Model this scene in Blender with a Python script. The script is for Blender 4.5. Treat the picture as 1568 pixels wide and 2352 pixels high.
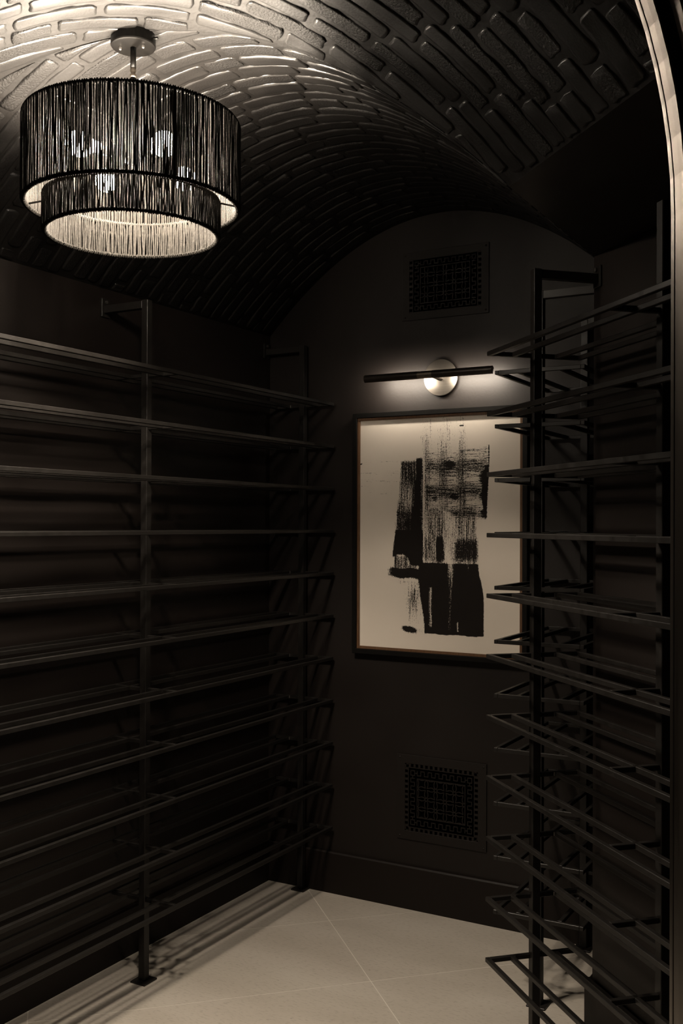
import bpy, bmesh, math, random
import numpy as np
from mathutils import Vector, Matrix
random.seed(7)
rng = np.random.default_rng(7)
for o in list(bpy.data.objects):
    bpy.data.objects.remove(o)
SC = bpy.context.scene
COL = SC.collection
S2 = 2 ** -0.5

# ------------------------------------------------------------------ camera
CAM_Z = 1.5
F_PX, CY = 2355.4, 1190.1
yaw, pitch, roll = (math.radians(a) for a in (29.4844, 0.3089, 0.2193))
F0 = Vector((-math.sin(yaw), math.cos(yaw), 0)); R0 = Vector((math.cos(yaw), math.sin(yaw), 0)); U0 = Vector((0, 0, 1))
FW = math.cos(pitch) * F0 + math.sin(pitch) * U0
U1 = math.cos(pitch) * U0 - math.sin(pitch) * F0
RT = math.cos(roll) * R0 + math.sin(roll) * U1
UP = math.cos(roll) * U1 - math.sin(roll) * R0
cd = bpy.data.cameras.new('camera')
cam = bpy.data.objects.new('camera', cd); COL.objects.link(cam)
cd.sensor_fit = 'VERTICAL'; cd.sensor_height = 36.0; cd.lens = F_PX / 2352 * 36.0
cd.shift_y = (CY - 1176) / 2352
cd.clip_start = 0.02
cam.matrix_world = Matrix(((RT.x, UP.x, -FW.x, 0), (RT.y, UP.y, -FW.y, 0), (RT.z, UP.z, -FW.z, CAM_Z), (0, 0, 0, 1)))
SC.camera = cam

# ------------------------------------------------------------------ world, exposure
W = bpy.data.worlds.new('world'); SC.world = W; W.use_nodes = True
bg = W.node_tree.nodes['Background']
bg.inputs[0].default_value = (1.0, 0.9, 0.8, 1); bg.inputs[1].default_value = 0.006
vs = SC.view_settings
vs.view_transform = 'Standard'; vs.look = 'None'; vs.exposure = 0.0; vs.gamma = 1.0; vs.use_curve_mapping = False
BULB_W = 1220.0          # radiance of the chandelier bulbs
BULB_C = (1.0, 0.86, 0.69)
STRIP_W = 185.0          # radiance of the picture light's lamp strip
STRIP_C = (1.0, 0.88, 0.72)

# ------------------------------------------------------------------ helpers
def mat(name, col, rough=0.5, metal=0.0, spec=0.5):
    m = bpy.data.materials.new(name); m.use_nodes = True
    b = m.node_tree.nodes['Principled BSDF']
    b.inputs['Base Color'].default_value = (*col, 1); b.inputs['Roughness'].default_value = rough
    b.inputs['Metallic'].default_value = metal; b.inputs['Specular IOR Level'].default_value = spec
    return m

def noise_on(m, scale, lo, hi, bump=0.0, dist=0.01, detail=4, bscale=None, stretch=None, rough=None):
    """colour variation between lo and hi and optional bump from noise in object space"""
    nt = m.node_tree; b = nt.nodes['Principled BSDF']
    tc = nt.nodes.new('ShaderNodeNewGeometry')
    mp = nt.nodes.new('ShaderNodeMapping')
    if stretch: mp.inputs['Scale'].default_value = stretch
    nt.links.new(tc.outputs['Position'], mp.inputs[0])
    n = nt.nodes.new('ShaderNodeTexNoise'); n.inputs['Scale'].default_value = scale; n.inputs['Detail'].default_value = detail
    nt.links.new(mp.outputs[0], n.inputs['Vector'])
    r = nt.nodes.new('ShaderNodeValToRGB'); r.color_ramp.elements[0].position = .3; r.color_ramp.elements[1].position = .7
    r.color_ramp.elements[0].color = (*lo, 1); r.color_ramp.elements[1].color = (*hi, 1)
    nt.links.new(n.outputs['Fac'], r.inputs[0]); nt.links.new(r.outputs[0], b.inputs['Base Color'])
    if rough:
        q = nt.nodes.new('ShaderNodeMapRange'); q.inputs['From Min'].default_value = .3; q.inputs['From Max'].default_value = .7
        q.inputs['To Min'].default_value = rough[0]; q.inputs['To Max'].default_value = rough[1]
        nt.links.new(n.outputs['Fac'], q.inputs[0]); nt.links.new(q.outputs[0], b.inputs['Roughness'])
    if bump:
        n2 = nt.nodes.new('ShaderNodeTexNoise'); n2.inputs['Scale'].default_value = bscale or scale; n2.inputs['Detail'].default_value = 6
        nt.links.new(mp.outputs[0], n2.inputs['Vector'])
        bp = nt.nodes.new('ShaderNodeBump'); bp.inputs['Strength'].default_value = bump; bp.inputs['Distance'].default_value = dist
        nt.links.new(n2.outputs['Fac'], bp.inputs['Height']); nt.links.new(bp.outputs[0], b.inputs['Normal'])
    return m

def link(name, me, m=None, parent=None, loc=None, rotz=None):
    o = bpy.data.objects.new(name, me); COL.objects.link(o)
    if m and me is not None and len(me.materials) == 0: me.materials.append(m)
    if parent: o.parent = parent
    if loc is not None: o.location = loc
    if rotz is not None: o.rotation_euler = (0, 0, rotz)
    return o

def mesh(name, vs, fs, smooth=False):
    me = bpy.data.meshes.new(name); me.from_pydata([tuple(v) for v in vs], [], [tuple(f) for f in fs]); me.update()
    bm = bmesh.new(); bm.from_mesh(me); bmesh.ops.recalc_face_normals(bm, faces=bm.faces); bm.to_mesh(me); bm.free()
    if smooth: me.polygons.foreach_set('use_smooth', [True] * len(me.polygons))
    return me

class MB:
    def __init__(s): s.v = []; s.f = []
    def add(s, vs, fs):
        k = len(s.v); s.v += [tuple(v) for v in vs]; s.f += [tuple(i + k for i in f) for f in fs]; return s
    def box(s, x0, x1, y0, y1, z0, z1, M=None):
        p = [Vector(c) for c in ((x0,y0,z0),(x1,y0,z0),(x1,y1,z0),(x0,y1,z0),(x0,y0,z1),(x1,y0,z1),(x1,y1,z1),(x0,y1,z1))]
        if M: p = [M @ q for q in p]
        return s.add(p, ((0,3,2,1),(4,5,6,7),(0,1,5,4),(1,2,6,5),(2,3,7,6),(3,0,4,7)))
    def prism(s, poly, z0, z1):
        n = len(poly)
        return s.add([(x, y, z0) for x, y in poly] + [(x, y, z1) for x, y in poly],
                     [tuple(range(n))[::-1], tuple(range(n, 2*n))] + [(i, (i+1) % n, n + (i+1) % n, n + i) for i in range(n)])
    def tube(s, a, b, r, n=12, r2=None, cap=True):
        a = Vector(a); b = Vector(b); d = (b - a).normalized(); r2 = r if r2 is None else r2
        u = d.orthogonal().normalized(); w = d.cross(u)
        vs = [a + r * (math.cos(t) * u + math.sin(t) * w) for t in [2*math.pi*i/n for i in range(n)]]
        vs += [b + r2 * (math.cos(t) * u + math.sin(t) * w) for t in [2*math.pi*i/n for i in range(n)]]
        fs = [(i, (i+1) % n, n + (i+1) % n, n + i) for i in range(n)]
        if cap: fs += [tuple(range(n))[::-1], tuple(range(n, 2*n))]
        return s.add(vs, fs)
    def torus(s, c, R, r, n=96, k=8, sq=1.0):
        vs = []; fs = []
        for i in range(n):
            t = 2*math.pi*i/n
            for j in range(k):
                q = 2*math.pi*j/k; rr = R + r*math.cos(q)
                vs.append((c[0] + rr*math.cos(t), c[1] + rr*math.sin(t), c[2] + sq*r*math.sin(q)))
        for i in range(n):
            for j in range(k):
                fs.append((i*k+j, ((i+1) % n)*k+j, ((i+1) % n)*k+(j+1) % k, i*k+(j+1) % k))
        return s.add(vs, fs)
    def lathe(s, prof, n=48, c=(0,0,0), M=None):
        k = len(prof); vs = []; fs = []
        for i in range(n):
            t = 2*math.pi*i/n
            for r, z in prof:
                q = Vector((c[0] + r*math.cos(t), c[1] + r*math.sin(t), c[2] + z)); vs.append(M @ q if M else q)
        for i in range(n):
            for j in range(k-1):
                fs.append((i*k+j, ((i+1) % n)*k+j, ((i+1) % n)*k+j+1, i*k+j+1))
        return s.add(vs, fs)
    def mesh(s, name, smooth=False, bevel=0.0, weld=False):
        me = mesh(name, s.v, s.f)
        if bevel or weld:
            bm = bmesh.new(); bm.from_mesh(me)
            if weld: bmesh.ops.remove_doubles(bm, verts=bm.verts, dist=1e-6)
            if bevel: bmesh.ops.bevel(bm, geom=[e for e in bm.edges], offset=bevel, segments=1, affect='EDGES', profile=0.5)
            bm.to_mesh(me); bm.free()
        if smooth: me.polygons.foreach_set('use_smooth', [True] * len(me.polygons))
        return me
    def obj(s, name, m, parent=None, smooth=False, bevel=0.0, **k):
        return link(name, s.mesh(name, smooth, bevel), m, parent, **k)

def empty(name, loc=(0,0,0), rotz=0.0):
    o = bpy.data.objects.new(name, None); COL.objects.link(o); o.location = loc; o.rotation_euler = (0, 0, rotz)
    o.empty_display_size = .1
    return o
def tag(o, label, cat, group=None):
    o['label'] = label; o['category'] = cat
    if group: o['group'] = group
    return o
def structure(o, label=None, cat=None):
    o['kind'] = 'structure'
    if label: o['label'] = label
    if cat: o['category'] = cat
    return o
def proj(P):
    q = Vector(P) - Vector((0, 0, CAM_Z)); d = q.dot(FW)
    return 784 + F_PX*q.dot(RT)/d, CY - F_PX*q.dot(UP)/d, d

# ------------------------------------------------------------------ materials
PAINT_LO, PAINT_HI = (.0078, .0055, .0046), (.0096, .0068, .0057)
M_wall = noise_on(mat('wall_paint', PAINT_LO, .5, 0, .30), 3.0, PAINT_LO, PAINT_HI, bump=.12, dist=.002, bscale=120, rough=(.48, .58))
M_base = noise_on(mat('baseboard_paint', PAINT_LO, .5, 0, .2), 4.0, PAINT_LO, PAINT_HI)
def brick_paint(name, lo, hi, bscale, bump):
    m = noise_on(mat(name, lo, .6, 0, .19), 9.0, lo, hi, bump=bump, dist=.0034, bscale=bscale, rough=(.56, .68))
    pb = m.node_tree.nodes['Principled BSDF']; pb.inputs['Coat Weight'].default_value = .22; pb.inputs['Coat Roughness'].default_value = .2
    nt = m.node_tree; oi = nt.nodes.new('ShaderNodeObjectInfo'); bp = [n for n in nt.nodes if n.type == 'BUMP'][0]
    q = nt.nodes.new('ShaderNodeMapRange'); q.inputs['From Min'].default_value = .35; q.inputs['From Max'].default_value = 1
    q.inputs['To Min'].default_value = bump*.35; q.inputs['To Max'].default_value = bump*1.8          # some bricks smooth, some pitted
    nt.links.new(oi.outputs['Random'], q.inputs[0]); nt.links.new(q.outputs[0], bp.inputs['Strength'])
    return m
M_brick = brick_paint('painted_brick', (.0017, .0013, .0011), (.0030, .0024, .0020), 190, .85)
M_mortar = noise_on(mat('painted_mortar', PAINT_LO, .6, 0, .185), 14.0, (.0020, .0016, .0013), (.0034, .0027, .0023), bump=.4, dist=.006, bscale=38, rough=(.55, .66))
M_steel = noise_on(mat('black_steel', (.010, .009, .0082), .42, 0, .28), 40, (.009, .0080, .0072), (.0125, .0110, .0100), rough=(.36, .48))
M_weld = mat('weld_steel', (.16, .15, .14), .35, .8)
M_frame = noise_on(mat('bronze_door_frame', (.30, .26, .22), .36, 1.0), 60, (.15, .132, .113), (.19, .166, .143), stretch=(1, 1, .06), rough=(.30, .40))
M_bronze = noise_on(mat('bronze', (.19, .16, .13), .38, 1.0), 80, (.16, .135, .11), (.22, .185, .15))
M_lampdark = noise_on(mat('blackened_metal', (.002, .0018, .0016), .3, 0.0, .12), 60, (.0016, .0014, .0013), (.0026, .0023, .002))
M_string = noise_on(mat('black_jute_string', (.008, .007, .006), .85, 0, .12), 160, (.0055, .0048, .0041), (.0145, .0128, .0107), bump=.6, dist=.002, bscale=500)
M_grille = mat('grille_paint', (.0095, .0072, .0062), .55, 0, .25)
M_duct_shade = mat('painted_duct_shade', (.0008, .0008, .0008), .9, 0, 0)  # near-black colour paints the shade behind the grille holes
M_wood = noise_on(mat('brown_wood', (.11, .058, .03), .5, 0, .25), 30, (.09, .046, .024), (.14, .076, .041), stretch=(6, 6, 1))
M_black = noise_on(mat('black_frame_wood', (.006, .0055, .005), .4, 0, .15), 60, (.005, .0046, .0043), (.007, .0065, .006))

def emis(name, col, w):
    m = bpy.data.materials.new(name); m.use_nodes = True; nt = m.node_tree
    for n in list(nt.nodes):
        if n.type == 'BSDF_PRINCIPLED': nt.nodes.remove(n)
    e = nt.nodes.new('ShaderNodeEmission'); e.inputs[0].default_value = (*col, 1); e.inputs[1].default_value = w
    nt.links.new(e.outputs[0], nt.nodes['Material Output'].inputs[0]); return m
M_bulb = emis('bulb_glow', BULB_C, BULB_W)
M_strip = emis('lamp_strip_glow', STRIP_C, STRIP_W)

def stone():
    m = mat('limestone', (.46, .42, .37), .5)
    nt = m.node_tree; b = nt.nodes['Principled BSDF']; g = nt.nodes.new('ShaderNodeNewGeometry')
    info = nt.nodes.new('ShaderNodeObjectInfo')
    mp = nt.nodes.new('ShaderNodeMapping'); mp.inputs['Rotation'].default_value = (0, 0, math.radians(10)); mp.inputs['Scale'].default_value = (1, 2.4, 1)
    nt.links.new(g.outputs['Position'], mp.inputs[0])
    n1 = nt.nodes.new('ShaderNodeTexNoise'); n1.inputs['Scale'].default_value = 2.2; n1.inputs['Detail'].default_value = 5
    n2 = nt.nodes.new('ShaderNodeTexNoise'); n2.inputs['Scale'].default_value = 55; n2.inputs['Detail'].default_value = 5
    for n in (n1, n2): nt.links.new(mp.outputs[0], n.inputs['Vector'])
    r1 = nt.nodes.new('ShaderNodeValToRGB'); r1.color_ramp.elements[0].position = .3; r1.color_ramp.elements[1].position = .7
    r1.color_ramp.elements[0].color = (.40, .36, .31, 1); r1.color_ramp.elements[1].color = (.47, .43, .38, 1)
    nt.links.new(n1.outputs['Fac'], r1.inputs[0])
    r2 = nt.nodes.new('ShaderNodeValToRGB'); r2.color_ramp.elements[0].position = .26; r2.color_ramp.elements[1].position = .48
    r2.color_ramp.elements[0].color = (.74, .72, .7, 1); r2.color_ramp.elements[1].color = (1, 1, 1, 1)
    nt.links.new(n2.outputs['Fac'], r2.inputs[0])
    mx = nt.nodes.new('ShaderNodeMix'); mx.data_type = 'RGBA'; mx.blend_type = 'MULTIPLY'; mx.inputs[0].default_value = .8
    nt.links.new(r1.outputs[0], mx.inputs[6]); nt.links.new(r2.outputs[0], mx.inputs[7])
    # sparse dark fossil flecks
    vo = nt.nodes.new('ShaderNodeTexVoronoi'); vo.inputs['Scale'].default_value = 9; nt.links.new(mp.outputs[0], vo.inputs['Vector'])
    lt = nt.nodes.new('ShaderNodeMapRange'); lt.inputs['From Min'].default_value = .02; lt.inputs['From Max'].default_value = .045
    lt.inputs['To Min'].default_value = .55; lt.inputs['To Max'].default_value = 1
    nt.links.new(vo.outputs['Distance'], lt.inputs[0])
    m2 = nt.nodes.new('ShaderNodeMix'); m2.data_type = 'RGBA'; m2.blend_type = 'MULTIPLY'; m2.inputs[0].default_value = 1
    nt.links.new(mx.outputs[2], m2.inputs[6]); nt.links.new(lt.outputs[0], m2.inputs[7])
    nt.links.new(m2.outputs[2], b.inputs['Base Color'])
    return m
M_stone = stone()
M_grout = mat('pale_grout', (.62, .58, .52), .7)

# ------------------------------------------------------------------ plan of the room
XL, XR, YB = -2.400, -0.840, 3.626
ZS = 2.290                       # springing height
XC, HALF, RISE = -1.62, 0.78, 0.413
AX = Vector((XC, 1.954))         # where the two vault axes cross
DW = -1.2402                     # x - y of the entry wall
CW = 2.151                       # x + y of the diagonal wall on the right
CS = 1.437                       # x + y of the diagonal vault's right springing line
CS2 = CS - 2*HALF*math.sqrt(2)   # ... and its left one
CW2 = CS2 - (CW - CS)
def xy(sm, df): return ((sm + df)/2, (sm - df)/2)          # from x+y and x-y
T = .14                          # wall thickness

# ------------------------------------------------------------------ floor
pl = [(XL-.3, YB+.3), (.8, YB+.3), (.8, -.9), (-2.0, -.9), (XL-.3, .5)]
floor = MB().prism(pl, -.06, -.0003).obj('floor', M_grout)
structure(floor, 'pale limestone tile floor laid on the diagonal', 'floor')
TW, TL, G = .5310, 1.0768, .0032
def clip(poly, n, c):            # keep n.p <= c
    out = []
    for i in range(len(poly)):
        a, b = poly[i], poly[(i+1) % len(poly)]
        da = n[0]*a[0] + n[1]*a[1] - c; db = n[0]*b[0] + n[1]*b[1] - c
        if da <= 0: out.append(a)
        if (da < 0 < db) or (db < 0 < da):
            t = da/(da - db); out.append((a[0] + t*(b[0]-a[0]), a[1] + t*(b[1]-a[1])))
    return out
for i in range(-5, 4):
    for j in range(-3, 4):
        d0 = 4.5545 + i*TW*math.sqrt(2); s0 = 1.414 + j*TL*math.sqrt(2)      # y-x , x+y
        d1 = d0 + TW*math.sqrt(2); s1 = s0 + TL*math.sqrt(2); g = G*S2
        q = [((s-d)/2, (s+d)/2) for s, d in ((s0+g, d0+g), (s1-g, d0+g), (s1-g, d1-g), (s0+g, d1-g))]
        for n, c in (((-1, 0), -XL+.14), ((0, 1), YB+.14), ((1, 0), .75), ((0, -1), .85), ((-1, -1), 1.75)):
            if q: q = clip(q, n, c)
        if len(q) < 3: continue
        ar = abs(sum(q[k][0]*q[(k+1) % len(q)][1] - q[(k+1) % len(q)][0]*q[k][1] for k in range(len(q))))/2
        if ar < .004: continue
        MB().prism(q, -.012, 0).obj('tile', M_stone, floor)

# ------------------------------------------------------------------ walls
def wall(name, poly, z1, z0=0.0):
    o = MB().prism(poly, z0, z1).obj(name, M_wall); return structure(o)
wall('wall_left', [(XL-T, .86), (XL, .914), (XL, YB), (XL-T, YB)], ZS)
wall('wall_back', [(XL-T, YB), (XR+T, YB), (XR+T, YB+T), (XL-T, YB+T)], 2.86)
Cx, Cy = XR, CW - XR
e1 = xy(CW, DW+.05); e1b = xy(CW + T*math.sqrt(2), DW+.05)
wall('wall_right', [(XR, Cy), (XR+T, Cy+T*(math.sqrt(2)-1)), (XR+T, YB), (XR, YB)], ZS)
wall('wall_right_diagonal', [(Cx, Cy), e1, e1b, (XR+T, Cy+T*(math.sqrt(2)-1))], ZS)
a = (XL, CW2 - XL); b = xy(CW2, DW+.05); b2 = xy(CW2 - T*math.sqrt(2), DW+.05)
wall('wall_left_diagonal', [a, (XL-T, .86), b2, b], ZS)

# entry wall with arched opening
JX, JY = -.2133, 1.0270
ARCH_R, ARCH_Z = .55, 1.80
JC = Vector((JX - S2*ARCH_R, JY - S2*ARCH_R))           # centre of opening in plan
def ep(r, e, z):                                       # r along the wall from the opening's centre, e outwards
    return Vector((JC.x + S2*r + S2*e, JC.y + S2*r - S2*e, z))
def entry_wall():
    r0 = (CW2 - (JC.x+JC.y))*S2 - .1; r1 = (CW - (JC.x+JC.y))*S2 + .1; zt = 2.86
    ra = ARCH_R + .035
    inner = [(ra, 0), (ra, ARCH_Z)] + [(ra*math.cos(t), ARCH_Z + ra*math.sin(t)) for t in [math.pi*k/32 for k in range(1, 32)]] + [(-ra, ARCH_Z), (-ra, 0)]
    # strips between the arch outline and the outer rectangle
    out = []
    for (x, z) in inner:
        if z <= ARCH_Z: out.append((r1 if x > 0 else r0, z))
        else: out.append((r0 + (r1-r0)*(x+ra)/(2*ra), zt))
    # extra corner points
    vs, fs = [], []
    n = len(inner)
    for e in (.004, .081):
        vs += [ep(x, e, z) for x, z in inner] + [ep(x, e, z) for x, z in out]
        vs += [ep(r1, e, zt), ep(r0, e, zt)]
    K = 2*n + 2
    for s in (0, 1):
        o = s*K
        for i in range(n-1): fs.append((o+i, o+i+1, o+n+i+1, o+n+i))
        fs.append((o+n+1, o+n+2, o+2*n)); fs.append((o+2*n-2, o+2*n-3, o+2*n+1))
    for i in range(n-1): fs.append((i, i+1, K+i+1, K+i))
    return structure(link('wall_entry', mesh('wall_entry', vs, fs), M_wall))
entry_wall()

def door_frame():
    prof = [(.044, .000), (.0010, .000), (0, .0008), (-.0012, .0060), (-.0016, .0085), (-.0010, .0096), (-.0016, .0106), (-.0038, .0220), (-.0054, .0320), (-.0048, .0340),
            (.010, .0345), (.010, .0440), (.002, .0450), (.0002, .0465), (-.0022, .0620), (-.0010, .0645), (.003, .066), (.006, .084), (.044, .084)]
    path = [(ARCH_R, 0.0, 1, 0)] + [(ARCH_R, z, 1, 0) for z in (.6, 1.2)] 
    for k in range(0, 49):
        t = math.pi*k/48; path.append((ARCH_R*math.cos(t), ARCH_Z + ARCH_R*math.sin(t), math.cos(t), math.sin(t)))
    path += [(-ARCH_R, z, -1, 0) for z in (1.2, .6, 0.0)]
    vs, fs = [], []; k = len(prof)
    for (x, z, nx, nz) in path:
        for ro, e in prof: vs.append(ep(x + nx*ro, e, z + nz*ro))
    for i in range(len(path)-1):
        for j in range(k): fs.append((i*k+j, i*k+(j+1) % k, (i+1)*k+(j+1) % k, (i+1)*k+j))
    fs += [tuple(range(k)), tuple(range((len(path)-1)*k, len(path)*k))]
    o = link('door_1', mesh('door_1', vs, fs), M_frame)
    return structure(o, 'bronze moulded arched door frame at the right edge of the view', 'door frame')
door_frame()

# ------------------------------------------------------------------ baseboards
BH, BT = .167, .014
def board(name, p, q, n, h=BH, t=BT):
    p = Vector(p); q = Vector(q); n = Vector(n); d = (q-p).normalized()
    prof = [(0.0006, 0), (t, 0), (t, h-.006), (t-.004, h), (0.0006, h)]
    vs = [(*(p + n*a_), z) for a_, z in prof] + [(*(q + n*a_), z) for a_, z in prof]; k = 5
    fs = [tuple(range(k)), tuple(range(k, 2*k))] + [(i, (i+1) % k, k+(i+1) % k, k+i) for i in range(k)]
    return structure(link(name, mesh(name, vs, fs), M_base))
board('baseboard_left', (XL, .914), (XL, YB-BT), (1, 0))
board('baseboard_back', (XL, YB), (XR, YB), (0, -1))
board('baseboard_right', (XR, Cy+.006), (XR, YB-BT), (-1, 0))
board('baseboard_right_diagonal', (Cx-.0105, Cy+.0105), xy(CW, DW-.03), (-S2, -S2), t=.018)

# ------------------------------------------------------------------ vaulted ceiling
FR = {'nave': (Vector((0, 1)), Vector((1, 0)), YB - AX.y + .0),
      'diag': (Vector((S2, -S2)), Vector((S2, S2)), (DW - (AX.x - AX.y))*S2 * 1.0)}
TG = math.tan(math.radians(22.5))
_w = np.linspace(-HALF, HALF, 2001); _g = np.sqrt(1 + (2*RISE*_w/HALF**2)**2)
_s = np.concatenate([[0], np.cumsum((_g[1:] + _g[:-1])/2*np.diff(_w))]); _s -= _s[1000]
ARC = float(_s[-1])                            # half the length of the vault's curve
def w_of(a): return float(np.interp(a, _s, _w))
def vault_pt(kind, a, t, h=0.0):               # a: distance along the curve from the crown; h: how far the surface stands proud
    a_, c_, _ = FR[kind]; w = w_of(a); dz = -2*RISE*w/HALF**2; k = 1/math.sqrt(1 + dz*dz)
    z = ZS + RISE*(1 - (w/HALF)**2) - h*k; w = w + h*dz*k
    q = AX + a_*t + c_*w
    return (q.x, q.y, z)
def hump(x, y): return .0012*math.sin(x*61+1.3*math.sin(y*37)) + .0010*math.sin(y*83+x*29)
def shell():
    m = MB()
    for kind in ('nave', 'diag'):
        tm = FR[kind][2]; NT, NA = 46, 60; vs, fs = [], []
        for i in range(NA+1):
            th = -ARC + 2*ARC*i/NA; tg = TG*w_of(th)
            for j in range(NT+1):
                t = tg + (tm - tg)*j/NT
                vs.append(vault_pt(kind, th, t, hump(th, t) if 0 < j < NT and 0 < i < NA else 0))
        for i in range(NA):
            for j in range(NT): fs.append((i*(NT+1)+j, i*(NT+1)+j+1, (i+1)*(NT+1)+j+1, (i+1)*(NT+1)+j))
        m.add(vs, fs)
    me = m.mesh('ceiling', smooth=True, weld=True)
    o = link('ceiling', me, M_mortar)
    return structure(o, 'black painted brick groin vault ceiling', 'ceiling')
ceiling = shell()
# flat plaster soffits over the two diagonal bays (a solid slab each)
def soffit(poly): return MB().prism(poly, ZS, ZS+.10).obj('soffit', M_wall, ceiling)
g1 = (XR, CS - XR)
soffit([(XR, Cy), g1, xy(CS, DW), xy(CW + T*1.4, DW), (XR+T, Cy+T*.41)])
g2 = (XL, CS2 - XL)
soffit([(XL, CW2 - XL), xy(CW2 - .14, DW), xy(CS2, DW), g2, (XL-.1, CS2 - XL), (XL-.1, CW2-XL)])

def bricks():
    items = []
    US = [-1, -.972, -.90, -.3, .3, .90, .972, 1]; VS = [-1, -.90, -.66, 0, .66, .90, 1]
    PW, PL = .0615, .208
    for kind in ('nave', 'diag'):
        tm = FR[kind][2]; t = -TG*HALF - .02 + (.02 if kind == 'diag' else 0); row = 0
        while t < tm - .02:
            w = PW*random.uniform(.9, 1.08); half = ARC
            a0 = -half - random.uniform(.0, .5)*PL - (PL/2 if row % 2 else 0)
            while a0 < half:
                L = PL*random.choice((1, 1, 1, 1, .98, 1.03, .55, .9))*random.uniform(.95, 1.04)
                A0, A1 = max(a0, -half+.002), min(a0 + L, half-.002)
                a0 += L
                if A1 - A0 < .03: continue
                j = random.uniform(.008, .016); k = random.uniform(.006, .012)
                ca, ct = (A0+A1)/2, t + w/2 + random.uniform(-.003, .003)
                ha, ht = (A1-A0)/2 - j/2, w/2 - k/2
                hb = random.uniform(.0018, .0046); ta, tt = random.uniform(-.0016, .0016), random.uniform(-.0014, .0014); sk = random.uniform(-.03, .03)
                if ct + ht > tm - .004: continue
                vs = []; clipd = 0; tot = 0
                for u in US:
                    for v in VS:
                        rnd = .80 if abs(u) > .99 else (.93 if abs(u) > .95 else 1)
                        aa = ca + u*ha*(1 if abs(v) < .9 else .95) ; tt_ = ct + v*ht*rnd + u*ha*sk
                        aa += .0016*math.sin(tt_*210+ca*31); tt_ += .0016*math.sin(aa*130+ct*57)
                        edge = abs(u) > .99 or abs(v) > .99
                        near = abs(u) > .95 or abs(v) > .85
                        h = -.006 if edge else (hb*.86 if near else hb + ta*u + tt*v + .0008*math.sin(aa*90+tt_*140))
                        th = aa; lim = TG*w_of(aa) + .004; tot += 1
                        if tt_ < lim:
                            tt_ = lim; clipd += 1
                            if h > 0: h = hb*.6
                        vs.append(vault_pt(kind, th, tt_, h))
                if clipd > .78*tot: continue
                n = len(VS); fs = [(i*n+q, i*n+q+1, (i+1)*n+q+1, (i+1)*n+q) for i in range(len(US)-1) for q in range(n-1)]
                c = vault_pt(kind, ca, ct, .004)
                # apparent size in the photograph
                cs = [vault_pt(kind, ca+sa*ha, max(ct+st*ht, TG*w_of(ca)), .004) for sa, st in ((-1,-1),(1,-1),(1,1),(-1,1))]
                pp = [proj(q) for q in cs]
                area = sum(pp[i][0]*pp[(i+1) % 4][1] - pp[(i+1) % 4][0]*pp[i][1] for i in range(4))/2
                a_, c_, _ = FR[kind]; th = math.atan(2*RISE*w_of(ca)/HALF**2)
                nv = Vector((-c_.x*math.sin(th), -c_.y*math.sin(th), -math.cos(th)))
                facing = nv.dot(Vector((0, 0, CAM_Z)) - Vector(c)) > 0
                inside = any(-30 < q[0] < 1600 and -30 < q[1] < 2380 and q[2] > .3 for q in pp)
                items.append((abs(area) if (facing and inside) else 0, vs, fs, c))
            t += w; row += 1
    items.sort(key=lambda q: -q[0])
    rest = MB()
    for n, (ar, vs, fs, c) in enumerate(items):
        if n < 300 and ar > 0:
            me = bpy.data.meshes.new('brick')
            me.from_pydata([(v[0]-c[0], v[1]-c[1], v[2]-c[2]) for v in vs], [], fs); me.polygons.foreach_set('use_smooth', [True]*len(fs)); me.update()
            link('brick', me, M_brick, ceiling, loc=c)
        else: rest.add(vs, fs)
    o = rest.obj('remaining_bricks', M_brick, ceiling, smooth=True); o['kind'] = 'stuff'
bricks()

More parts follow.
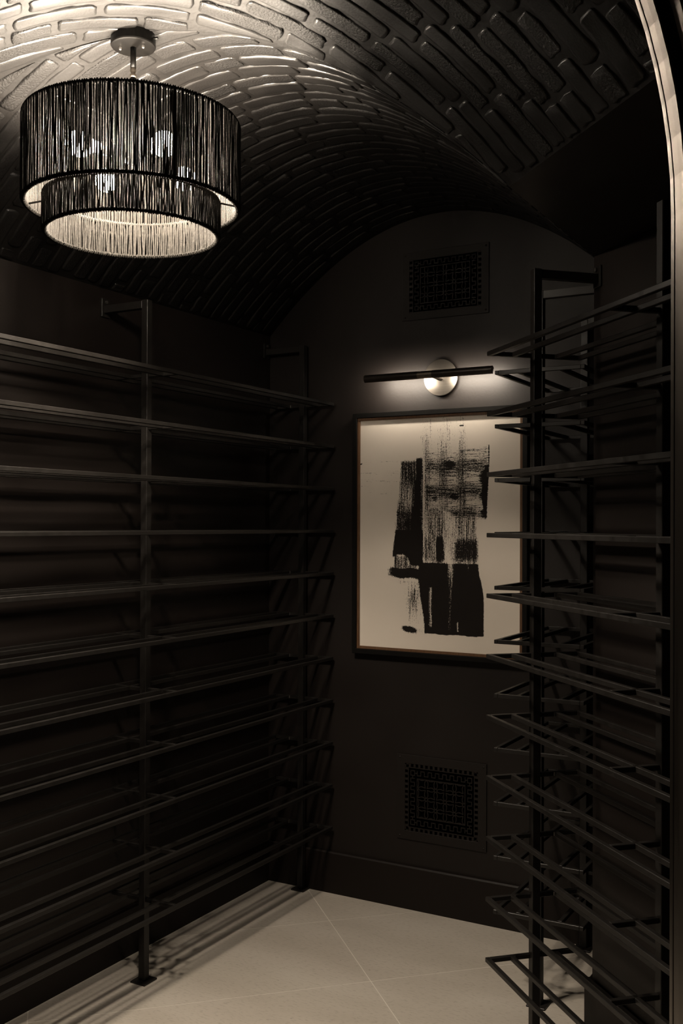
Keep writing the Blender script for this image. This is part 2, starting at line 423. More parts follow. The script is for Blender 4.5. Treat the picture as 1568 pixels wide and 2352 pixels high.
# ------------------------------------------------------------------ bottle racks
Z0, DZ, NL = 1.9838, .1716, 11
BAR = .0128; PS = .0250
def rack(name, label, loc, rotz, posts, x0, x1, wall_d, hy=.14, iy=.068, top=2.232):
    """local axes: x along the wall, y into the room, wall face at y = -wall_d, posts on y = 0"""
    root = tag(empty(name, loc, rotz), label, 'wine rack', 'steel wine racks along the cellar walls')
    post = MB().box(-PS/2, PS/2, -PS/2, PS/2, .0062, top).mesh('post', bevel=.0014)
    plate = MB().box(-.032, .032, -.030, .030, .0002, .006).mesh('base_plate', bevel=.001)
    arm = MB().box(-PS/2+.001, PS/2-.001, -wall_d+.0085, -PS/2, top-PS-.002, top-.002).mesh('wall_arm', bevel=.001)
    wp = MB().box(-.020, .020, -wall_d+.0006, -wall_d+.008, top-.040, top+.022).mesh('wall_plate', bevel=.001)
    bolt = MB().tube((0, -wall_d+.008, top+.011), (0, -wall_d+.013, top+.011), .006, 6).mesh('bolt')
    for x in posts:
        p = link('post', post, M_steel, root, loc=(x, 0, 0))
        link('base_plate', plate, M_steel, p); link('wall_arm', arm, M_steel, p)
        link('wall_plate', wp, M_steel, p); link('bolt', bolt, M_weld, p)
    h = BAR/2
    fm = MB().box(x0, x1, hy-h, hy+h, -h, h).box(x0, x1, -hy-h, -hy+h, -h, h)
    fm.box(x0, x0+BAR, -hy+h, hy-h, -h, h).box(x1-BAR, x1, -hy+h, hy-h, -h, h)
    frame = fm.mesh('shelf', bevel=.0012)
    inner = MB().box(x0+BAR, x1-BAR, -h, h, -h, h).mesh('inner_bar', bevel=.0012)
    cross = MB().box(-h, h, -hy+h, -PS/2, -h, h).box(-h, h, PS/2, hy-h, -h, h).mesh('cross_bar', bevel=.0012)
    weld = MB().tube((0, 0, -h*.8), (0, 0, h*.9), .0022, 5).mesh('weld')
    for k in range(NL):
        s = link('shelf', frame, M_steel, root, loc=(0, 0, Z0 - k*DZ))
        for y in (iy, -iy): link('inner_bar', inner, M_steel, s, loc=(0, y, 0))
        for x in posts:
            if x0 + .03 < x < x1 - .03: link('cross_bar', cross, M_steel, s, loc=(x, 0, 0))
        for x in (x0+BAR+.001, x1-BAR-.001):
            for sy in (1, -1): link('weld', weld, M_weld, s, loc=(x, sy*(iy-.0075), 0))
    return root
# left wall: local x runs towards the camera (-Y)
rack('wine_rack', 'long black steel wine rack along the left wall under the chandelier', (-2.215, 2.614, 0), -math.pi/2,
     [-.978, 0, .978], -.993, 1.0, .185, hy=.134)
# right diagonal wall: local x runs away from the camera
rack('wine_rack', 'black steel wine rack on the diagonal wall, nearest on the right beside the door frame', (-.9665, 2.8345, 0), math.radians(135),
     [-1.30, -.65, -.007], -1.315, .006, .2005, hy=.14)
rack('wine_rack', 'short black steel wine rack in the back right corner, beside the framed picture', (-1.040, 3.10, 0), math.pi/2,
     [0.0, .492], -.014, .507, .200, hy=.139)

# ------------------------------------------------------------------ chandelier
LX, LY = -1.693, 1.942
def chandelier():
    root = tag(empty('chandelier', (LX, LY, 2.700)), 'two tier black string drum chandelier with four lit bulbs under the brick vault', 'chandelier')
    zo = -2.700
    # canopy
    cn = MB().lathe([(0.0005, 2.702+zo), (.0545, 2.702+zo), (.055, 2.676+zo), (.0535, 2.6735+zo), (.049, 2.673+zo), (.0005, 2.672+zo)], 48).obj('canopy', M_lampdark, root, smooth=False)
    for dx, dy in ((-.026, -.018), (.030, .002)):
        MB().lathe([(.0003, 2.6645+zo), (.0028, 2.6655+zo), (.0036, 2.668+zo), (.0036, 2.6725+zo)], 10, c=(dx, dy, 0)).obj('screw', M_weld, cn, smooth=True)
    MB().tube((.0548, .012, 2.688+zo), (.065, .015, 2.688+zo), .003, 8).obj('side_screw', M_lampdark, cn)
    # stem with a swivel
    st = MB().tube((0, 0, 2.673+zo), (0, 0, 2.622+zo), .0072, 12).tube((0, 0, 2.600+zo), (0, 0, 2.40+zo), .0066, 12).obj('stem', M_lampdark, root, smooth=True)
    MB().lathe([(.0005, 2.624+zo), (.0068, 2.622+zo), (.0078, 2.614+zo), (.0052, 2.608+zo), (.0085, 2.604+zo), (.0066, 2.598+zo), (.0005, 2.597+zo)], 14).obj('swivel', M_bronze, st, smooth=True)
    RO, ZOT, ZOB = .2585, 2.480, 2.279
    RI, ZIT, ZIB = .2095, 2.294, 2.210
    def shade(name, R, z0, z1, n, seed):
        r = random.Random(seed)
        f = MB().torus((0, 0, z1+zo), R, .0042, 120, 8).torus((0, 0, z0+zo), R, .0042, 120, 8).obj(name, M_string, root, smooth=True)
        m = MB(); wraps = MB()
        for i in range(n):
            t0 = 2*math.pi*(i + r.uniform(-.22, .22) + (.5 if i >= n//2 else 0))/(n//2)
            rad = r.choice((.0017, .0019, .0020, .0021, .0022, .0024))
            vs, fs = [], []; K = 6; N = 7
            ph = r.uniform(0, 6.28); am = r.uniform(.0002, .0011)/R; dt = r.uniform(-.0016, .0016)/R
            for j in range(N):
                q = j/(N-1); z = z0 + (z1-z0)*q
                t = t0 + dt*(q-.5)*2 + am*math.sin(ph+q*7); rr = R + (.0050 if i < n//2 else -.0050)
                cx, cy = rr*math.cos(t), rr*math.sin(t); ra = rad*r.uniform(.78, 1.15)
                for k in range(K):
                    a_ = 2*math.pi*(k+.5)/K
                    er = ra*math.cos(a_); et = ra*math.sin(a_)
                    vs.append((cx + er*math.cos(t) - et*math.sin(t), cy + er*math.sin(t) + et*math.cos(t), z+zo))
            for j in range(N-1):
                for k in range(K): fs.append((j*K+k, j*K+(k+1) % K, (j+1)*K+(k+1) % K, (j+1)*K+k))
            m.add(vs, fs)
            for z in ((z0, z1) if i < n//2 else ()):      # the loop over the ring
                c = Vector((R*math.cos(t0), R*math.sin(t0), z+zo))
                wraps.torus((0, 0, 0), .0052, rad*.8, 6, 4)
                M_ = Matrix.Translation(c) @ Matrix.Rotation(t0, 4, 'Z') @ Matrix.Rotation(math.pi/2, 4, 'X')
                for q in range(len(wraps.v)-24, len(wraps.v)): wraps.v[q] = tuple(M_ @ Vector(wraps.v[q]))
        s = m.obj('strings', M_string, f, smooth=True); s['kind'] = 'stuff'
        w = wraps.obj('string_loops', M_string, f, smooth=True); w['kind'] = 'stuff'
        return f
    shade('outer_shade', RO, ZOB, ZOT, 545, 3)
    shade('inner_shade', RI, ZIB, ZIT, 440, 5)
    # top spider carrying the outer ring
    hub = MB().lathe([(.0005, 2.490+zo), (.016, 2.488+zo), (.018, 2.472+zo), (.014, 2.42+zo), (.018, 2.412+zo), (.018, 2.388+zo), (.0005, 2.384+zo)], 20).obj('hub', M_lampdark, root, smooth=True)
    def dirv(deg):      # 0 = across the view to the right, 90 = away from the camera
        t = math.radians(deg); return Vector((R0.x*math.cos(t) + F0.x*math.sin(t), R0.y*math.cos(t) + F0.y*math.sin(t), 0))
    for d in (-8, 112, 232):
        v = dirv(d); MB().tube(v*.016 + Vector((0, 0, 2.480+zo)), v*(RO-.004) + Vector((0, 0, ZOT+zo)), .0026, 8).obj('spoke', M_lampdark, root)
    # bridges holding the inner drum
    for d in (2, 122, 182, 302):
        v = dirv(d); MB().tube(v*(RI+.002) + Vector((0, 0, ZIT+zo-.002)), v*(RO-.002) + Vector((0, 0, ZOB+zo+.004)), .0024, 8).obj('bridge', M_lampdark, root)
    # four arms with bulbs
    for d in (47, 126, 231, 308):
        v = dirv(d)
        base = v*.016 + Vector((0, 0, 2.400+zo)); e = v*.066 + Vector((0, 0, 2.402+zo))
        ar = MB().tube(base, e, .0055, 10).obj('lamp_arm', M_lampdark, root)
        so = MB().tube(e - v*.004, e + v*.040 + Vector((0, 0, -.006)), .0155, 16).obj('socket', M_lampdark, ar, smooth=False)
        ax_ = (v*.040 + Vector((0, 0, -.006))).normalized(); o_ = e + v*.040 + Vector((0, 0, -.006))
        M_ = Matrix.Translation(o_) @ ax_.to_track_quat('Z', 'Y').to_matrix().to_4x4()
        pr = [(.0125, 0), (.013, .012), (.019, .026), (.0265, .040), (.0295, .054), (.0275, .068), (.020, .079), (.010, .085), (.0005, .0865)]
        MB().lathe(pr, 20, M=M_).obj('bulb', M_bulb, root, smooth=True)
    return root
chandelier()

# ------------------------------------------------------------------ picture
def picture():
    x0, x1, z0, z1 = -1.981, -1.252, .984, 1.940
    root = tag(empty('framed_picture', ((x0+x1)/2, YB, z0)), 'black and white abstract brushstroke print in a black frame on the back wall', 'picture')
    cx, cz = (x0+x1)/2, z0
    X0, X1, Z1 = x0-cx, x1-cx, z1-z0
    def ring(w0, w1, ya, yb):        # rectangular ring between insets w0 and w1, from depth ya to yb
        m = MB()
        a = [(X0+w0, w0), (X1-w0, w0), (X1-w0, Z1-w0), (X0+w0, Z1-w0)]; b = [(X0+w1, w1), (X1-w1, w1), (X1-w1, Z1-w1), (X0+w1, Z1-w1)]
        vs = [(x, -ya, z) for x, z in a] + [(x, -ya, z) for x, z in b] + [(x, -yb, z) for x, z in a] + [(x, -yb, z) for x, z in b]
        fs = []
        for i in range(4):
            j = (i+1) % 4
            fs += [(i, j, 4+j, 4+i), (8+i, 8+j, 12+j, 12+i), (i, j, 8+j, 8+i), (4+i, 4+j, 12+j, 12+i)]
        return m.add(vs, fs)
    ring(0, .019, .001, .036).obj('frame', M_black, root, bevel=.0012)
    ring(.0192, .0300, .001, .0295).obj('wooden_lip', M_wood, root, bevel=.0006)
    # print: fine grid carrying stroke coverage
    a0, a1, b0, b1 = X0+.0301, X1-.0301, .0301, Z1-.0301
    NX, NZ = 190, 270
    xs = np.linspace(0, 1, NX); ts = np.linspace(0, 1, NZ)
    X, Y = np.meshgrid(168 + 1255*xs, 0*ts, indexing='xy')
    # work in the pixel frame of the enlarged photograph: y grows downwards
    s_, t_ = np.meshgrid(xs, ts, indexing='xy')
    px = 170 + 1255*s_; top = 236 - 55*s_; bot = 1995 + 75*s_
    # straighten: reference coordinate at the stroke column
    py = 212 + (2026 - 212)*t_
    def sm(a_, b_, x): q = np.clip((x-a_)/(b_-a_), 0, 1); return q*q*(3-2*q)
    def band(v, lo, hi, so): return sm(lo-so, lo+so, v)*(1-sm(hi-so, hi+so, v))
    def blob(cx_, cy_, rx, ry): return np.exp(-(((px-cx_)/rx)**2 + ((py-cy_)/ry)**2))
    V = np.zeros_like(px); H = np.zeros_like(px)
    def mx(A, B): np.maximum(A, B, out=A)
    lw = 505 - 65*sm(540, 1400, py)
    # left vertical stroke
    mx(V, .68*band(px, lw, 690, 16)*band(py, 540, 1110, 22)*(1-.25*band(py, 740, 930, 90)*band(px, 470, 600, 20)))
    mx(V, 1.05*band(px, 628, 684, 16)*band(py, 525, 700, 18))
    mx(V, 1.05*band(px, 612-25*sm(850, 1000, py), 672, 16)*band(py, 690, 1110, 30))
    mx(V, 1.1*band(px, 462-20*sm(1080, 1300, py), 686, 10)*band(py, 1085, 1325 - 40*band(px, 450, 560, 40) + 45*sm(560, 600, px), 16))
    mx(V, .58*band(px, 448, 640, 16)*band(py, 1290, 1400, 18))
    mx(V, .72*band(px, 470, 600, 14)*band(py, 930, 1100, 26))
    mx(V, 1.3*np.exp(-((np.abs(px-570)/158)**5 + (np.abs(py-1430 - .03*(px-570) - 5*np.sin(px*.04))/41)**4)))
    # main dry vertical sweep
    fadeup = sm(200, 640, py)
    mx(V, (.27 + .28*fadeup)*band(px, 690 - 40*(1-fadeup), 1060 - 20*(1-fadeup), 26)*band(py, 195, 960, 30)*(.72 + .28*np.sin(px*.045+1.1)))
    mx(V, .54*band(px, 688, 1100, 14)*band(py, 900, 1350, 40)*(1 - .35*np.exp(-((px-890)/42)**2) - .2*np.exp(-((px-700)/20)**2)))
    mx(V, 1.0*band(px, 788, 850, 14)*band(py, 1130, 1350, 60))
    mx(V, .80*band(px, 940, 1112, 20)*band(py, 1130, 1350, 80))
    mx(V, .60*band(px, 690, 770, 12)*band(py, 1120, 1350, 60))
    # solid lower block
    le = 655 + 48*sm(1460, 1890, py); re = 1112 + 44*sm(1340, 1620, py)
    blk = 1.2*band(px, le, re, 13)*band(py, 1345, 1897 + 2.5*np.sin(px*.031) + 1.5*np.sin(px*.11), 5)
    g1_ = np.exp(-((px-(905-8*sm(1400, 1880, py)))/(40-26*sm(1340, 1650, py)))**2)*(1-sm(1850, 1885, py))
    g2_ = np.exp(-((px-748)/(16+4*sm(1700, 1850, py)))**2)*band(py, 1530, 1850, 20)
    g3_ = np.exp(-((px-960)/11)**2)*band(py, 1790, 1875, 10)
    g4_ = np.exp(-((px-1042)/11)**2)*(1-sm(1380, 1480, py))
    g5_ = np.exp(-((px-712)/10)**2)*band(py, 1400, 1450, 10)
    blk = blk*(1 - .60*g1_*(1-.22*sm(1400, 1600, py)) - .66*g2_ - .62*g3_ - .5*g4_ - .4*g5_)
    mx(V, blk)
    # spatter and dab at the lower left
    mx(V, .58*blob(610, 1640, 66, 190)*band(py, 1480, 1850, 30)); mx(V, .38*blob(540, 1500, 90, 16))
    mx(V, 1.35*np.exp(-((np.abs(px-580)/60)**2.4 + (np.abs(py-1872 - .14*(px-580))/25)**2.4)))
    mx(V, .36*blob(660, 1876, 60, 22))
    # horizontal stroke
    edge = 1196 - 18*sm(500, 1010, py)
    mx(H, (.49 + .12*np.sin(py*.033+.6))*band(px, 700, edge, 22)*band(py, 470 - 20*sm(900, 1180, px), 1000 - 60*band(px, 690, 900, 60), 30))
    mx(H, .22*band(px, 640, edge, 40)*band(py, 900, 1015, 20))
    mx(H, 1.1*band(px, edge-20-26*band(py, 620, 900, 90), edge, 8)*band(py, 590, 1005, 30))
    mx(H, .95*sm(1060, 1180, px)*band(px, 1040, edge, 6)*band(py, 900+0*px, 1012, 26)*band(py, 925, 1000, 20))
    mx(H, 1.0*band(px, edge-8, edge, 5)*band(py, 440, 610, 12))
    mx(H, .95*blob(1165, 690, 60, 90)*band(px, 900, edge, 6)); mx(H, .8*blob(1150, 820, 50, 60)*band(px, 900, edge, 6))
    mx(H, .95*blob(895, 590, 70, 58)); mx(H, .85*blob(935, 832, 66, 42)); mx(H, .72*blob(780, 840, 42, 40)); mx(H, .62*blob(745, 590, 50, 90)); mx(H, .6*blob(985, 490, 40, 24))
    mx(H, .60*blob(1000, 800, 90, 40))
    # hair-thin drags to the left
    for cy_, st, w_ in ((548, .33, 7), (640, .28, 22), (700, .26, 20), (742, .30, 6), (800, .23, 18), (898, .31, 6)):
        mx(H, st*np.exp(-((py-cy_)/w_)**2)*(1-sm(470, 520, px)))
    mx(H, .9*blob(176, 560, 14, 9))
    for cx_, w_ in ((745, 16), (880, 30), (998, 18)): mx(V, .36*np.exp(-((px-cx_)/w_)**2)*band(py, 212, 480, 14))
    mx(V, .95*np.exp(-(((px-985)/20)**4+((py-286)/7)**4)))
    yd = -.0235
    vs = [(a0 + (a1-a0)*xs[i], yd, b1 - (b1-b0)*ts[j]) for j in range(NZ) for i in range(NX)]
    fs = [(j*NX+i, j*NX+i+1, (j+1)*NX+i+1, (j+1)*NX+i) for j in range(NZ-1) for i in range(NX-1)]
    # thickness: backing rim
    me = bpy.data.meshes.new('print'); 
    k = len(vs)
    vs += [(a0, -.0015, b0), (a1, -.0015, b0), (a1, -.0015, b1), (a0, -.0015, b1)]
    fs += [(k, k+1, k+2, k+3), (k, k+3, 0, (NZ-1)*NX), (k+1, k+2, NX-1, NZ*NX-1), (k+2, k+3, 0, NX-1), (k, k+1, NZ*NX-1, (NZ-1)*NX)]
    me.from_pydata(vs, [], fs); me.update()
    at = me.color_attributes.new('ink', 'FLOAT_COLOR', 'POINT')
    buf = np.zeros((len(vs), 4), np.float32); buf[:k, 0] = V.ravel(); buf[:k, 1] = H.ravel(); buf[:, 3] = 1
    at.data.foreach_set('color', buf.ravel())
    m = mat('print_ink', (.7, .66, .6), .85, 0, .15); nt = m.node_tree; b = nt.nodes['Principled BSDF']
    ca = nt.nodes.new('ShaderNodeAttribute'); ca.attribute_name = 'ink'
    sp = nt.nodes.new('ShaderNodeSeparateColor'); nt.links.new(ca.outputs['Color'], sp.inputs[0])
    tc = nt.nodes.new('ShaderNodeTexCoord')
    def streak(sx, sz, det=6):
        mp = nt.nodes.new('ShaderNodeMapping'); mp.inputs['Scale'].default_value = (sx, 1, sz)
        nt.links.new(tc.outputs['Object'], mp.inputs[0])
        n = nt.nodes.new('ShaderNodeTexNoise'); n.inputs['Scale'].default_value = 1; n.inputs['Detail'].default_value = det; n.inputs['Roughness'].default_value = .72
        nt.links.new(mp.outputs[0], n.inputs['Vector'])
        q = nt.nodes.new('ShaderNodeMapRange'); q.inputs['From Min'].default_value = .34; q.inputs['From Max'].default_value = .66; q.clamp = False
        nt.links.new(n.outputs['Fac'], q.inputs[0]); return q.outputs[0]
    def cut(c, n):
        d = nt.nodes.new('ShaderNodeMath'); d.operation = 'SUBTRACT'; nt.links.new(c, d.inputs[0]); nt.links.new(n, d.inputs[1])
        q = nt.nodes.new('ShaderNodeMapRange'); q.inputs['From Min'].default_value = -.05; q.inputs['From Max'].default_value = .05
        nt.links.new(d.outputs[0], q.inputs[0])
        g = nt.nodes.new('ShaderNodeMath'); g.operation = 'GREATER_THAN'; g.inputs[1].default_value = .02; nt.links.new(c, g.inputs[0])
        w = nt.nodes.new('ShaderNodeMath'); w.operation = 'MULTIPLY'; nt.links.new(q.outputs[0], w.inputs[0]); nt.links.new(g.outputs[0], w.inputs[1])
        return w.outputs[0]
    def blend(a_, b_, f):
        q = nt.nodes.new('ShaderNodeMix'); q.inputs[0].default_value = f; nt.links.new(a_, q.inputs[2]); nt.links.new(b_, q.inputs[3]); return q.outputs[0]
    kv = cut(sp.outputs[0], blend(streak(330, 9, 3), streak(380, 150, 4), .52)); kh = cut(sp.outputs[1], blend(streak(11, 300, 3), streak(130, 380, 4), .48))
    mxn = nt.nodes.new('ShaderNodeMath'); mxn.operation = 'MAXIMUM'; nt.links.new(kv, mxn.inputs[0]); nt.links.new(kh, mxn.inputs[1])
    mixc = nt.nodes.new('ShaderNodeMix'); mixc.data_type = 'RGBA'
    mixc.inputs[6].default_value = (.70, .635, .56, 1); mixc.inputs[7].default_value = (.012, .0095, .0085, 1)
    nt.links.new(mxn.outputs[0], mixc.inputs[0]); nt.links.new(mixc.outputs[2], b.inputs['Base Color'])
    pr = link('print', me, m, root); pr['label'] = 'cream paper with black dry brush strokes'
    # glazing
    gm = bpy.data.materials.new('picture_glass'); gm.use_nodes = True; nt = gm.node_tree
    for n in list(nt.nodes):
        if n.type == 'BSDF_PRINCIPLED': nt.nodes.remove(n)
    tr = nt.nodes.new('ShaderNodeBsdfTransparent'); gl = nt.nodes.new('ShaderNodeBsdfGlossy'); gl.inputs['Roughness'].default_value = .04
    lw = nt.nodes.new('ShaderNodeLayerWeight'); lw.inputs[0].default_value = .5
    pw_ = nt.nodes.new('ShaderNodeMath'); pw_.operation = 'POWER'; pw_.inputs[1].default_value = 5; nt.links.new(lw.outputs['Facing'], pw_.inputs[0])
    fr = nt.nodes.new('ShaderNodeMath'); fr.operation = 'MULTIPLY_ADD'; fr.inputs[1].default_value = .5; fr.inputs[2].default_value = .012; nt.links.new(pw_.outputs[0], fr.inputs[0])
    mxs = nt.nodes.new('ShaderNodeMixShader'); nt.links.new(fr.outputs[0], mxs.inputs[0]); nt.links.new(tr.outputs[0], mxs.inputs[1]); nt.links.new(gl.outputs[0], mxs.inputs[2])
    nt.links.new(mxs.outputs[0], nt.nodes['Material Output'].inputs[0])
    MB().box(a0, a1, -.0276, -.0258, b0, b1).obj('glass_pane', gm, root)
    return root
picture()

# ------------------------------------------------------------------ picture light
def picture_light():
    dc = Vector((-1.607, YB, 2.063)); off = .100
    tx0, tx1, tz = -1.890, -1.363, 2.0645
    root = tag(empty('picture_light', (dc.x, YB, dc.z)), 'dark bronze tube picture light with round wall plate above the print', 'wall lamp')
    L0, L1, Z = tx0-dc.x, tx1-dc.x, tz-dc.z; R = .0148
    # round plate
    Mx = Matrix.Rotation(math.pi/2, 4, 'X')
    MB().lathe([(.0005, .0006), (.070, .0006), (.0705, .0025), (.0705, .0150), (.0695, .0162), (.0005, .0166)], 64, M=Mx).obj('wall_plate', M_plate, root)
    MB().tube((0.0, -.0168, Z-.004), (0.0, -off+R*.8, Z), .0115, 20).obj('arm', M_bronze2, root, smooth=False)
    # tube with a flat cut facing the wall and down
    n = 28; cut = -math.pi*3/4 + math.pi          # direction of the flat: towards +y (wall) and -z
    dirn = Vector((0, math.cos(math.radians(22)), -math.sin(math.radians(22)))); ang0 = math.atan2(dirn.z, dirn.y); hw = math.radians(38)
    ring = [ang0 + hw + (2*math.pi - 2*hw)*i/n for i in range(n+1)]
    for nm, xa, xb, rr in (('tube', L0, -.055, R), ('collar', -.0549, .0049, R*.95), ('tube', .005, L1, R)):
        vs, fs = [], []
        for x in (xa, xb):
            vs += [(x, -off + rr*math.cos(t), Z + rr*math.sin(t)) for t in ring]
            # recessed channel
            e0 = ring[0]; e1_ = ring[-1]
            vs += [(x, -off + (rr*math.cos(e1_)*1 - dirn.y*.004), Z + (rr*math.sin(e1_) - dirn.z*.004)), (x, -off + (rr*math.cos(e0) - dirn.y*.004), Z + (rr*math.sin(e0) - dirn.z*.004))]
        k = n+3
        for i in range(k): fs.append((i, (i+1) % k, k+(i+1) % k, k+i))
        fs += [tuple(range(k)), tuple(range(k, 2*k))]
        me = mesh(nm, vs, fs); o = link(nm, me, M_bronze2 if nm == 'tube' else M_bronze, root)
        for p in me.polygons: p.use_smooth = len(p.vertices) == 4
        try: me.set_sharp_from_angle(angle=math.radians(35))
        except Exception: pass
        if nm == 'tube':
            w = R*math.sin(hw)*.9; ax_ = Vector((0, dirn.z, -dirn.y)); c = Vector((0, -off, Z)) + dirn*(R*math.cos(hw) - .0035)
            m = MB(); q0 = c + ax_*w; q1 = c - ax_*w; th = dirn*.0008
            A = [Vector((xa+.022, p_.y, p_.z)) for p_ in (q0, q1, q1+th, q0+th)]; B = [Vector((xb-.012, p_.y, p_.z)) for p_ in (q0, q1, q1+th, q0+th)]
            m.add(A+B, [(0,1,2,3), (4,5,6,7), (0,1,5,4), (1,2,6,5), (2,3,7,6), (3,0,4,7)])
            m.obj('lamp_strip', M_strip, o)
    return root
M_plate = noise_on(mat('brushed_plate', (.33, .29, .25), .33, 1.0), 40, (.13, .116, .10), (.16, .143, .124), stretch=(.3, 1, 6))
M_bronze2 = noise_on(mat('dark_bronze_tube', (.03, .024, .02), .36, .6), 60, (.025, .020, .017), (.036, .029, .024))
picture_light()

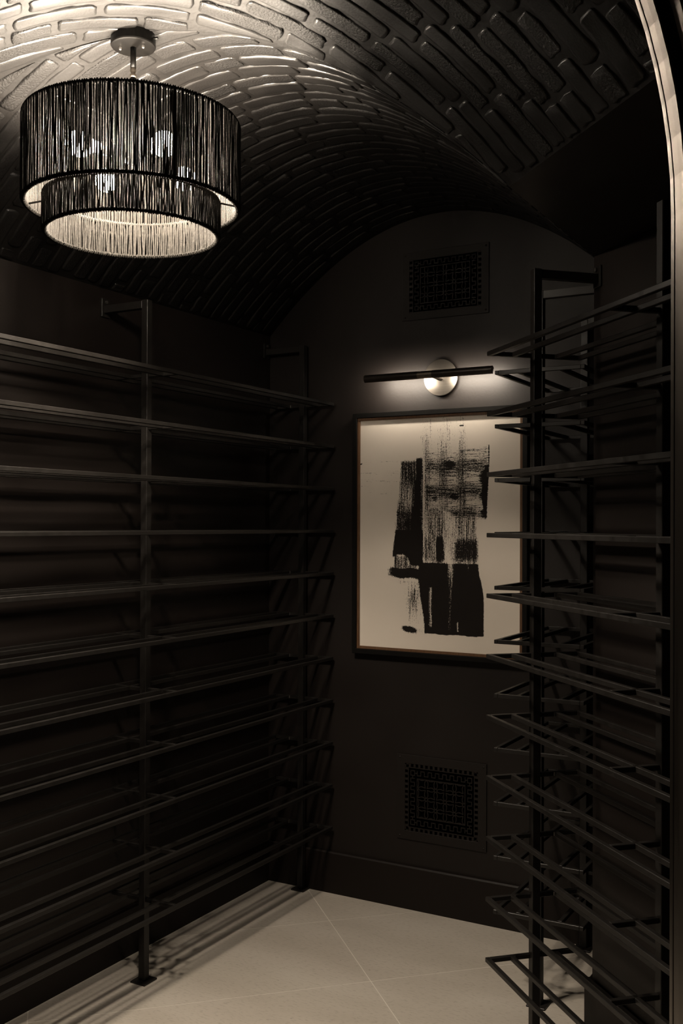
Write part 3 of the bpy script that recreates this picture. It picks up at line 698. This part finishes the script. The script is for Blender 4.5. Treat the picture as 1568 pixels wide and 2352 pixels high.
# ------------------------------------------------------------------ air grilles
RIB = [0]
def ribbon(m, pts, w, y0, y1, closed=False):
    n = len(pts)
    for i in range(n if closed else n-1):
        RIB[0] += 1; y1 = -.0055 - .000007*(RIB[0]*37 % 97)      # no two strips share one plane
        a_ = Vector(pts[i]); b_ = Vector(pts[(i+1) % n]); d = b_-a_
        if d.length < 1e-6: continue
        d.normalize(); q = Vector((-d.y, d.x))*w/2; e = d*w*.35; a_ = a_-e; b_ = b_+e
        c = [a_+q, a_-q, b_-q, b_+q]
        m.add([(v.x, y0, v.y) for v in c] + [(v.x, y1, v.y) for v in c], ((0,1,2,3), (4,5,6,7), (0,1,5,4), (1,2,6,5), (2,3,7,6), (3,0,4,7)))
def grille(cx, cz, w, h, pw, ph, fw, fh, oy, ox, par, all_round, label):
    root = tag(empty('air_grille', (cx, YB, cz)), label, 'air vent', 'air grilles on the back wall')
    # border plate
    m = MB()
    a = [(-w/2, -h/2), (w/2, -h/2), (w/2, h/2), (-w/2, h/2)]; b = [(-pw/2, -ph/2), (pw/2, -ph/2), (pw/2, ph/2), (-pw/2, ph/2)]
    vs = [(x, -.0006, z) for x, z in a] + [(x, -.0006, z) for x, z in b] + [(x, -.0062, z) for x, z in a] + [(x, -.0062, z) for x, z in b]; fs = []
    for i in range(4):
        j = (i+1) % 4; fs += [(i, j, 4+j, 4+i), (8+i, 8+j, 12+j, 12+i), (i, j, 8+j, 8+i), (4+i, 4+j, 12+j, 12+i)]
    m.add(vs, fs).obj('border', M_grille, root, bevel=.0007)
    MB().box(-pw/2-.004, pw/2+.004, -.0012, -.0004, -ph/2-.004, ph/2+.004).obj('duct_shade_backing', M_duct_shade, root)  # thin black backing stands in for the duct's shade
    for sx in (-1, 1):
        for sz in (-1, 1):
            MB().lathe([(.0003, .0088), (.003, .0082), (.0042, .0062)], 10, c=(sx*(w/2-.012), -sz*(h/2-.012), 0), M=Matrix.Rotation(math.pi/2, 4, 'X')).obj('screw', M_weld if sz < 0 and 0 else M_grille, root, smooth=True)
    L = MB(); y0, y1 = -.0024, -.0058; W_ = .0032
    # field of rings and four-petal flowers
    p = .0393; r = .0066
    def put(pts, closed=False):
        # clip to field by dropping segments outside
        n = len(pts); run = []
        for q in (pts + [pts[0]] if closed else pts):
            if abs(q[0]) <= fw/2 + 1e-6 and abs(q[1]) <= fh/2 + 1e-6: run.append(q)
            else:
                if len(run) > 1: ribbon(L, run, W_, y0, y1)
                run = []
        if len(run) > 1: ribbon(L, run, W_, y0, y1)
    for i in range(-5, 6):
        for j in range(-4, 5):
            X, Z = (i+ox)*p, (j+oy)*p
            if (i+j) % 2 == par:
                put([(X + r*math.cos(2*math.pi*k/12), Z + r*math.sin(2*math.pi*k/12)) for k in range(12)], True)
            else:
                for sx in (-1, 1):
                    for sz in (-1, 1):
                        c = [(p-r*.8, .02*p), (.82*p, .10*p), (.63*p, .180*p), (.45*p, .190*p), (.28*p, .140*p), (.10*p, .10*p)]
                        c = c + [(b_, a_) for a_, b_ in c[-2::-1]]
                        put([(X+sx*a_, Z+sz*b_) for a_, b_ in c])
    rect = lambda a_, b_: [(-a_, -b_), (a_, -b_), (a_, b_), (-a_, b_)]
    ribbon(L, rect(fw/2, fh/2), W_, y0, y1, True)
    mw, mh = (pw/2 - .0145), (ph/2 - (.0145 if all_round else .001))
    ribbon(L, rect(mw, mh), W_, y0, y1, True)
    # key pattern between the two lines
    def key(fixed, length, horiz, sgn, gap):
        n = max(2, round(length/.0150)); st = length/n
        pts = []
        for k in range(n+1):
            x = -length/2 + k*st; lo = fixed + sgn*.30*gap; hi = fixed + sgn*.72*gap
            a_, b_ = (lo, hi) if k % 2 else (hi, lo)
            pts += [(x, a_), (x, b_)]
        ribbon(L, [(x, z) if horiz else (z, x) for x, z in pts], W_*.95, y0, y1)
    gx, gz = mw - fw/2, mh - fh/2
    for sg in (-1, 1):
        key(sg*fh/2, fw, True, sg, gz); key(sg*fw/2, fh, False, sg, gx)
        for sz in (-1, 1):      # corner squares
            cxx, czz = sg*(fw/2+gx/2), sz*(fh/2+gz/2)
            ribbon(L, [(cxx+a_*gx*.22, czz+b_*gz*.22) for a_, b_ in ((-1,-1),(1,-1),(1,1),(-1,1))], W_, y0, y1, True)
            ribbon(L, [(sg*fw/2, sz*(fh/2+gz/2)), (cxx-sg*gx*.22, czz)], W_, y0, y1); ribbon(L, [(cxx, sz*fh/2), (cxx, czz-sz*gz*.22)], W_, y0, y1)
    y1 = -.0049
    # outer row of square holes: bars between the holes
    n = round(ph/.0205); st = ph/n
    for sg in (-1, 1):
        for k in range(n+1):
            z = -ph/2 + k*st; L.box(min(sg*mw, sg*pw/2), max(sg*mw, sg*pw/2), y1, y0, max(z-.0046, -ph/2), min(z+.0046, ph/2))
    if all_round:
        n = round(pw/.0205); st = pw/n
        for sg in (-1, 1):
            for k in range(n+1):
                x = -pw/2 + k*st; L.box(max(x-.0046, -pw/2), min(x+.0046, pw/2), y1, y0, min(sg*mh, sg*ph/2), max(sg*mh, sg*ph/2))
    L.obj('lattice', M_grille, root)
    return root
grille(-1.5955, 2.4285, .361, .266, .300, .208, .206, .140, 0, 0, 1, False, 'dark pierced metal air grille high on the wall above the picture light')
grille(-1.605, .4340, .373, .330, .304, .262, .200, .150, 0, .45, 0, True, 'dark pierced metal air grille low on the wall below the framed picture')

# ------------------------------------------------------------------ descriptions of the setting
for nm, lb, ct in (('wall_left', 'dark brown painted wall behind the long left wine rack', 'wall'),
                   ('wall_back', 'dark brown arched end wall carrying the picture and both grilles', 'wall'),
                   ('wall_right', 'short dark side wall behind the corner wine rack', 'wall'),
                   ('wall_right_diagonal', 'dark diagonal wall behind the nearest right wine rack', 'wall'),
                   ('wall_left_diagonal', 'dark diagonal wall left of the entry', 'wall'),
                   ('wall_entry', 'dark wall around the arched entry opening', 'wall'),
                   ('baseboard_left', 'dark baseboard along the left wall', 'baseboard'),
                   ('baseboard_back', 'dark baseboard along the back wall under the lower grille', 'baseboard'),
                   ('baseboard_right', 'short dark baseboard behind the corner wine rack', 'baseboard'),
                   ('baseboard_right_diagonal', 'dark baseboard along the right diagonal wall', 'baseboard')):
    o = bpy.data.objects.get(nm)
    if o: o['label'] = lb; o['category'] = ct
